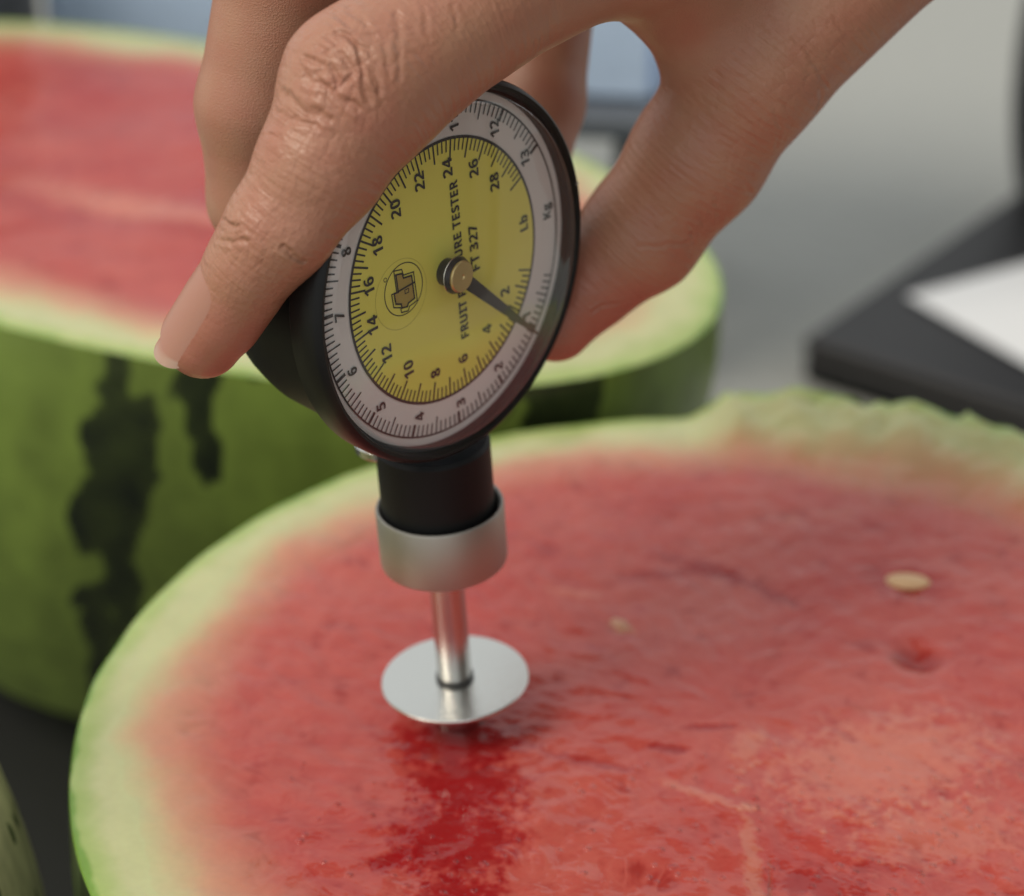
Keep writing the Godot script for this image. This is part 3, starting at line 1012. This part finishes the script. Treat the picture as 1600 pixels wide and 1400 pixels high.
var bone_s := PackedFloat32Array()
var bone_g := PackedInt32Array()
var group_k := PackedFloat32Array([2.2, 2.2, 2.2, 2.2, 3.0, 9.0])


func add_bone(a: Array, b: Array, g: int) -> void:
	bone_a.append(a[0])
	var d: Vector3 = b[0] - a[0]
	bone_d.append(d)
	bone_l.append(maxf(d.length_squared(), 1e-6))
	bone_r.append(a[1])
	bone_s.append(b[1] - a[1])
	bone_g.append(g)


func bone_gap(k: int, p: Vector3) -> float:
	var q := p - bone_a[k]
	var t := clampf(q.dot(bone_d[k]) / bone_l[k], 0.0, 1.0)
	return (q - bone_d[k] * t).length() - bone_r[k] - bone_s[k] * t


func smin(a: float, b: float, k: float) -> float:
	var h := maxf(k - absf(a - b), 0.0) / k
	return minf(a, b) - h * h * k * 0.25


var near := PackedInt32Array()
var gaps5 := PackedFloat32Array([0, 0, 0, 0, 0, 0])


func field(p: Vector3) -> float:
	gaps5.fill(99.0)
	for k in near:
		var q := p - bone_a[k]
		var t := clampf(q.dot(bone_d[k]) / bone_l[k], 0.0, 1.0)
		var d := (q - bone_d[k] * t).length() - bone_r[k] - bone_s[k] * t
		var w := bone_g[k]
		var o := gaps5[w]
		var kk := group_k[w]
		if absf(o - d) < kk:
			var h := (kk - absf(o - d)) / kk
			gaps5[w] = minf(o, d) - h * h * kk * 0.25
		elif d < o:
			gaps5[w] = d
	var palm := gaps5[PALM_GROUP]
	var all := palm
	for k in 5:
		var f := gaps5[k]
		if f < 60.0:
			all = smin(all, smin(f, palm, 7.0 if k != 4 else 10.0), 1.0)
	return all


func slope(p: Vector3, e := 0.35) -> Vector3:
	var a := field(p + Vector3(e, -e, -e))
	var b := field(p + Vector3(-e, -e, e))
	var c := field(p + Vector3(-e, e, -e))
	var d := field(p + Vector3(e, e, e))
	return Vector3(a - b - c + d, -a - b + c + d, -a + b - c + d) / (4.0 * e)


func hand() -> void:
	var names := ["index", "middle", "ring", "little", "thumb"]
	for g in 5:
		var c: Array = CHAINS[names[g]]
		for k in c.size() - 1:
			add_bone(c[k], c[k + 1], g)
	for e in PADS:
		add_bone(e[0], e[1], 0)
	add_bone(CHAINS.web[0], CHAINS.web[1], PALM_GROUP)
	for e in PALM:
		add_bone(e[0], e[1], PALM_GROUP)
	# sparse surface nets: blocks of 8 mm, then of 2 mm, then cells of 1 mm
	var cell := 1.0
	var lo := Vector3(-52, 40, -132)
	var hi := Vector3(190, 285, 42)
	var big := 8
	var nb := Vector3i(((hi - lo) / (cell * big)).ceil())
	var values := {}
	var cells := {}
	var build := Build.new()
	var owners := []
	var nx := nb.x * big + 2
	var ny := nb.y * big + 2
	for bz in nb.z:
		for by in nb.y:
			for bx in nb.x:
				var mid := lo + (Vector3(bx, by, bz) + Vector3.ONE * 0.5) * cell * big
				var d0 := 99.0
				var gaps := []
				for k in bone_a.size():
					var gg := bone_gap(k, mid)
					gaps.append(gg)
					d0 = minf(d0, gg)
				if absf(d0) > 12.5 and d0 > 0.0 or d0 < -11.0:
					continue
				near = PackedInt32Array()
				for k in bone_a.size():
					if gaps[k] < maxf(d0, 0.0) + 24.0:
						near.append(k)
				for sub in 64:
					var s := Vector3i(sub % 4, (sub / 4) % 4, sub / 16) * 2
					var sm := mid + (Vector3(s) + Vector3.ONE - Vector3.ONE * 4.0) * cell
					var ds := field(sm)
					if absf(ds) > 2.0 * cell:
						continue
					for q in 8:
						var cx := bx * big + s.x + (q & 1)
						var cy := by * big + s.y + ((q >> 1) & 1)
						var cz := bz * big + s.z + (q >> 2)
						var f := PackedFloat32Array()
						f.resize(8)
						var inside := 0
						for e in 8:
							var ix := cx + (e & 1)
							var iy := cy + ((e >> 1) & 1)
							var iz := cz + (e >> 2)
							var key := (iz * ny + iy) * nx + ix
							var got: Variant = values.get(key)
							if got == null:
								got = field(lo + Vector3(ix, iy, iz) * cell)
								values[key] = got
							f[e] = got
							if got < 0.0:
								inside |= 1 << e
						if inside == 0 or inside == 255:
							continue
						var sum := Vector3.ZERO
						var count := 0
						for e in 8:
							for ax in 3:
								var o := e | (1 << ax)
								if o != e and (f[e] < 0.0) != (f[o] < 0.0):
									var t := f[e] / (f[e] - f[o])
									var pa := Vector3(e & 1, (e >> 1) & 1, e >> 2)
									pa[ax] += t
									sum += pa
									count += 1
						var p := lo + (Vector3(cx, cy, cz) + sum / count) * cell
						var gr := Vector3(f[1] + f[3] + f[5] + f[7] - f[0] - f[2] - f[4] - f[6], f[2] + f[3] + f[6] + f[7] - f[0] - f[1] - f[4] - f[5], f[4] + f[5] + f[6] + f[7] - f[0] - f[1] - f[2] - f[3])
						p -= gr.normalized() * field(p)
						var n := slope(p).normalized()
						cells[(cz * ny + cy) * nx + cx] = skin_vertex(build, p, n)
	# one quad round each crossed edge
	for key in cells:
		var cx: int = key % nx
		var cy: int = (key / nx) % ny
		var cz: int = key / (nx * ny)
		var base: int = (cz * ny + cy) * nx + cx
		var here: float = values[base]
		for ax in 3:
			var step: int = [1, nx, nx * ny][ax]
			var there: Variant = values.get(base + step)
			if there == null or (here < 0.0) == (there < 0.0):
				continue
			var p1: int = [nx, nx * ny, 1][ax]
			var p2: int = [nx * ny, 1, nx][ax]
			var a: Variant = cells.get(base - p1)
			var b: Variant = cells.get(base - p2)
			var c: Variant = cells.get(base - p1 - p2)
			if a != null and b != null and c != null:
				build.quad(cells[key], a, c, b)
	# the nail, while the bones of the finger are at hand
	near = PackedInt32Array(range(bone_a.size()))
	var nail := fingernail()
	# the fore finger and the thumb have folds of their own, laid along and round them
	var split := [PackedInt32Array(), PackedInt32Array(), PackedInt32Array()]
	for k in range(0, build.i.size(), 3):
		var w := owner_of[build.i[k]]
		if w != owner_of[build.i[k + 1]] or w != owner_of[build.i[k + 2]]:
			w = 0
		split[w].append_array(build.i.slice(k, k + 3))
	var arr := []
	arr.resize(Mesh.ARRAY_MAX)
	arr[Mesh.ARRAY_VERTEX] = build.v
	arr[Mesh.ARRAY_NORMAL] = build.n
	arr[Mesh.ARRAY_TEX_UV] = build.uv
	arr[Mesh.ARRAY_COLOR] = build.c
	var mesh := ArrayMesh.new()
	var skins := [skin_material(), skin_material(), skin_material()]
	skins[0].uv1_triplanar = true
	skins[0].uv1_scale = Vector3.ONE / 0.015
	skins[0].heightmap_texture = ImageTexture.create_from_image(noise(200, 0.05, 3, FastNoiseLite.TYPE_CELLULAR).get_seamless_image(1024, 1024))
	skins[0].heightmap_scale = 0.011
	skins[1].heightmap_texture = fold_map(INDEX_FOLDS, 301, [[55.5, -0.95, 5.5, 0.62, 0.26], [49.0, -1.2, 6.0, 0.6, 0.12], [63.0, -0.6, 7.0, 0.9, 0.1], [77.5, -0.5, 3.5, 0.8, 0.18], [70.0, -1.0, 9.0, 0.9, 0.06]], 1.0)
	skins[2].heightmap_texture = fold_map(THUMB_FOLDS, 302, [[36.0, 0.7, 8.0, 0.5, 0.16], [55.0, 0.6, 14.0, 0.7, 0.1], [69.0, 0.7, 5.0, 0.6, 0.14], [45.0, 1.4, 18.0, 0.6, 0.06], [88.0, 1.0, 4.0, 0.5, 0.1]], 0.0)
	# real depth for the folds: their triangles are cut in 16 and moved by the relief
	var loose := PackedByteArray()
	loose.resize(build.v.size())
	loose.fill(1)
	for k in range(0, split[0].size()):
		loose[split[0][k]] = 0
	for k in 3:
		if k > 0:
			var fine := Build.new()
			var img: Image = (skins[k].heightmap_texture as ImageTexture).get_image()
			var data := img.get_data().to_float32_array()
			var tris: PackedInt32Array = split[k]
			for t in range(0, tris.size(), 3):
				var ids := [tris[t], tris[t + 1], tris[t + 2]]
				var first := fine.v.size()
				for i in 5:
					for j in 5 - i:
						var wb := i / 4.0
						var wc := j / 4.0
						var wa := 1.0 - wb - wc
						var p := build.v[ids[0]] * wa + build.v[ids[1]] * wb + build.v[ids[2]] * wc
						var n := (build.n[ids[0]] * wa + build.n[ids[1]] * wb + build.n[ids[2]] * wc).normalized()
						var uv := build.uv[ids[0]] * wa + build.uv[ids[1]] * wb + build.uv[ids[2]] * wc
						var free := loose[ids[0]] * wa + loose[ids[1]] * wb + loose[ids[2]] * wc
						var px := clampi(int(uv.x * 2048.0), 0, 2047)
						var py := clampi(int(uv.y * 1024.0), 0, 1023)
						var rise := data[py * 2048 + px] - 0.57
						rise = signf(rise) * maxf(absf(rise) - 0.07, 0.0)
						fine.v.append(p + n * rise * 0.0011 * free)
						fine.n.append(n)
						fine.uv.append(uv)
						fine.c.append(build.c[ids[0]] * wa + build.c[ids[1]] * wb + build.c[ids[2]] * wc)
				var row := first
				for i in 4:
					var next := row + 5 - i
					for j in 4 - i:
						fine.tri(row + j, row + j + 1, next + j)
						if j < 3 - i:
							fine.tri(row + j + 1, next + j + 1, next + j)
					row = next
			var farr := []
			farr.resize(Mesh.ARRAY_MAX)
			farr[Mesh.ARRAY_VERTEX] = fine.v
			farr[Mesh.ARRAY_NORMAL] = fine.n
			farr[Mesh.ARRAY_TEX_UV] = fine.uv
			farr[Mesh.ARRAY_COLOR] = fine.c
			farr[Mesh.ARRAY_INDEX] = fine.i
			mesh.add_surface_from_arrays(Mesh.PRIMITIVE_TRIANGLES, farr)
			mesh.surface_set_material(k, skins[k])
			continue
		arr[Mesh.ARRAY_INDEX] = split[k]
		mesh.add_surface_from_arrays(Mesh.PRIMITIVE_TRIANGLES, arr)
		mesh.surface_set_material(k, skins[k])
	var o := thing("person", "person's bare hand coming from the upper right and gripping the tester", "person", Vector3(10, 75, -10))
	var body := shown("hand", mesh, null, o)
	var nm := mat(Color.WHITE, 0.22)
	nm.vertex_color_use_as_albedo = true
	nm.subsurf_scatter_enabled = true
	nm.subsurf_scatter_strength = 0.08
	part("fingernail", nail, nm, body)
	print("hand ", build.v.size(), " ", Time.get_ticks_msec())


func skin_material() -> StandardMaterial3D:
	var m := StandardMaterial3D.new()
	m.vertex_color_use_as_albedo = true
	m.roughness = 0.37
	m.subsurf_scatter_enabled = true
	m.subsurf_scatter_strength = 0.04
	m.heightmap_enabled = true
	m.heightmap_scale = 0.11
	return m


const FOLD_SPAN := 120.0


func fold_map(folds: Array, sd: int, joints: Array, ends: float) -> ImageTexture:
	# relief of skin, u along the finger (120 mm), v once round it: fine net, lines across, and the folds that show
	var w := 2048
	var h := 1024
	var net := noise(sd, 0.055, 2, FastNoiseLite.TYPE_CELLULAR).get_image(w, h).get_data()
	var band := noise(sd + 1, 0.05, 3).get_image(w, 128)
	band.resize(w, h, Image.INTERPOLATE_CUBIC)
	var lines := band.get_data()
	var f := PackedFloat32Array()
	f.resize(w * h)
	var cells := noise(sd + 3, 0.021, 1, FastNoiseLite.TYPE_CELLULAR)
	cells.cellular_return_type = FastNoiseLite.RETURN_DISTANCE2_SUB
	cells.domain_warp_enabled = true
	cells.domain_warp_amplitude = 22.0
	cells.domain_warp_frequency = 0.02
	var quilt := cells.get_image(w, h).get_data()
	for k in w * h:
		var calm := 1.0 - 0.7 * smoothstep(82.0, 92.0, float(k % w) / w * FOLD_SPAN) * ends
		f[k] = 0.57 + calm * (0.0003 * (net[k] - 127) + 0.0006 * (lines[k] - 127))
	# loose skin over the joints: [along, round, reach along, reach round, depth]
	for e in joints:
		var xa := int((e[0] - e[2] * 2.0) / FOLD_SPAN * w)
		var xb := int((e[0] + e[2] * 2.0) / FOLD_SPAN * w)
		var ya := int(((e[1] - e[3] * 2.0) / TAU + 0.5) * h)
		var yb := int(((e[1] + e[3] * 2.0) / TAU + 0.5) * h)
		for y in range(maxi(ya, 0), mini(yb, h)):
			var dy: float = ((float(y) / h - 0.5) * TAU - e[1]) / e[3]
			for x in range(maxi(xa, 0), mini(xb, w)):
				var dx: float = (float(x) / w * FOLD_SPAN - e[0]) / e[2]
				var m: float = e[4] * exp(-dx * dx - dy * dy)
				f[y * w + x] += m * (sqrt(quilt[y * w + x] / 255.0) - 0.6)
	var wob := noise(sd + 2, 0.018, 2)
	var groove := PackedFloat32Array()
	groove.resize(w * h)
	var swell := PackedFloat32Array()
	swell.resize(w * h)
	for line in folds:
		var strength: float = line[0]
		for k in range(1, line.size() - 1):
			var p := Vector2(line[k].x / FOLD_SPAN * w, (line[k].y / TAU + 0.5) * h)
			var q := Vector2(line[k + 1].x / FOLD_SPAN * w, (line[k + 1].y / TAU + 0.5) * h)
			var x0 := int(minf(p.x, q.x)) - 26
			var x1 := int(maxf(p.x, q.x)) + 26
			var y0 := int(minf(p.y, q.y)) - 26
			var y1 := int(maxf(p.y, q.y)) + 26
			var last: bool = k == line.size() - 2
			for y in range(maxi(y0, 0), mini(y1, h)):
				for x in range(maxi(x0, 0), mini(x1, w)):
					var c := Vector2(x, y)
					c += Vector2(wob.get_noise_2d(x, y), wob.get_noise_2d(x + 500, y)) * 5.0
					var t := (c - p).dot(q - p) / maxf((q - p).length_squared(), 0.01)
					if t < 0.0 and k > 1 or t > 1.0 and not last:
						if t < -0.15 or t > 1.15:
							continue
					var tt := t
					t = clampf(t, 0.0, 1.0)
					var d := (c - p - (q - p) * t).length() * FOLD_SPAN / w
					var fade := strength
					if k == 1:
						fade *= smoothstep(-0.35, 0.12, tt)
					if last:
						fade *= smoothstep(1.35, 0.88, tt)
					var o := y * w + x
					groove[o] = maxf(groove[o], fade * 0.26 * exp(-d * d / 0.13))
					swell[o] = maxf(swell[o], fade * 0.12 * exp(-(d - 0.7) * (d - 0.7) / 0.2))
	for k in w * h:
		if swell[k] > 0.0 or groove[k] > 0.0:
			f[k] += swell[k] * exp(-groove[k] * 12.0) - groove[k]
	return ImageTexture.create_from_image(Image.create_from_data(w, h, false, Image.FORMAT_RF, f.to_byte_array()))


# where a point lies along and round the fore finger (0) or thumb (1)
func along_finger(p: Vector3, which: int) -> Vector2:
	var c: Array = CHAINS["index" if which == 0 else "thumb"]
	var dorsal := Vector3(-0.85, 0.501, 0.178) if which == 0 else Vector3(0.8, -0.382, 0.443)
	var s0 := 0.0
	var sum := 0.0
	var s := 0.0
	var mid := Vector3.ZERO
	var dir := Vector3.ZERO
	for k in c.size() - 1:
		var a: Vector3 = c[k][0]
		var d: Vector3 = c[k + 1][0] - a
		var l := d.length()
		var t := (p - a).dot(d) / (l * l)
		var w := exp(-(p - a - d * clampf(t, 0.0, 1.0)).length() / 1.5) + 1e-30
		s += w * (s0 + t * l)
		mid += w * (a + d * t)
		dir += w * d / l
		sum += w
		s0 += l
	dir = dir.normalized()
	var q := p - mid / sum
	var side := dir.cross(dorsal).normalized()
	return Vector2(s / sum, atan2(q.dot(side), q.dot(side.cross(dir))))


func fingernail() -> Build:
	var c: Array = CHAINS["index"]
	var a: Vector3 = c[5][0]
	var e: Vector3 = c[6][0]
	var dir := (e - a).normalized()
	var dorsal := Vector3(-0.85, 0.501, 0.178)
	var side := dir.cross(dorsal).normalized()
	var up := side.cross(dir)
	var b := Build.new()
	var rows := 24
	var cols := 24
	for j in rows + 1:
		var v := float(j) / rows
		for i in cols + 1:
			var u := float(i) / cols * 2.0 - 1.0
			var ang := -0.2 + u * 0.98
			# the root is rounded, the free edge slightly so
			var z := lerpf(1.6 + 1.6 * u * u, (e - a).length() + 5.4 - 2.0 * u * u, v)
			var foot := a + dir * minf(z, (e - a).length() + 3.2)
			var ray := up * cos(ang) + side * sin(ang)
			var r := 12.0
			for step in 24:
				r -= 0.8 * field(foot + ray * r)
			var lift := 0.24 - 0.5 * pow(absf(u), 6.0) - 0.6 * pow(1.0 - v, 8.0)
			var p := foot + ray * (r + lift)
			if z > (e - a).length() + 3.2:
				p += dir * (z - (e - a).length() - 3.2)
			b.vert(p, ray, Vector2(u, v), Color(0.49, 0.235, 0.17).lerp(Color(0.54, 0.34, 0.26), smoothstep(0.9, 0.94, v + 0.04 * u * u)))
	for j in rows:
		for i in cols:
			var s := j * (cols + 1) + i
			b.quad(s, s + 1, s + cols + 2, s + cols + 1)
	# underside and edge, so that the free end has thickness
	var n0 := (rows + 1) * (cols + 1)
	for k in n0:
		b.v.append(b.v[k] - b.n[k] * 0.00055)
		b.n.append(-b.n[k])
		b.uv.append(b.uv[k])
		b.c.append(Color(0.56, 0.36, 0.28))
	for j in rows:
		for i in cols:
			var s := n0 + j * (cols + 1) + i
			b.quad(s, s + 1, s + cols + 2, s + cols + 1)
	for i in cols:
		var s := rows * (cols + 1) + i
		b.quad(s, s + 1, n0 + s + 1, n0 + s)
	return b


var owner_of := PackedByteArray()


var tone := FastNoiseLite.new()


func skin_vertex(b: Build, p: Vector3, n: Vector3) -> int:
	tone.frequency = 0.12
	tone.seed = 5
	tone.fractal_octaves = 3
	var t := tone.get_noise_3dv(p)
	var c := Color(0.44, 0.228, 0.145).lerp(Color(0.415, 0.165, 0.107), clampf(0.4 + 0.5 * t, 0, 1))
	# more blood under the skin of the finger ends and the bent joint, in patches
	for e in [[Vector3(-34, 81, 22), 13.0], [Vector3(-11, 115, 20), 9.0], [Vector3(21, 64, -22), 14.0]]:
		var near_it := 1.0 - smoothstep(0.5, 1.0, p.distance_to(e[0]) / e[1] + 0.5 * t)
		c = c.lerp(Color(0.45, 0.14, 0.1), 0.5 * near_it)
	# which folds apply here
	var own := 0
	var uv := Vector2.ZERO
	var best := 99.0
	var second := 99.0
	var first := -1
	for k in 6:
		var d := gaps5[k]
		if d < best:
			second = best
			best = d
			first = k
		elif d < second:
			second = d
	if (first == 0 or first == 4) and second - best > 1.2:
		var w := 0 if first == 0 else 1
		var at := along_finger(p, w)
		if at.x > (24.0 if w == 0 else 14.0) and at.x < 118.0 and absf(at.y) < 2.9:
			own = w + 1
			uv = Vector2(at.x / FOLD_SPAN, at.y / TAU + 0.5)
	owner_of.append(own)
	return b.vert(p, n, uv, c)
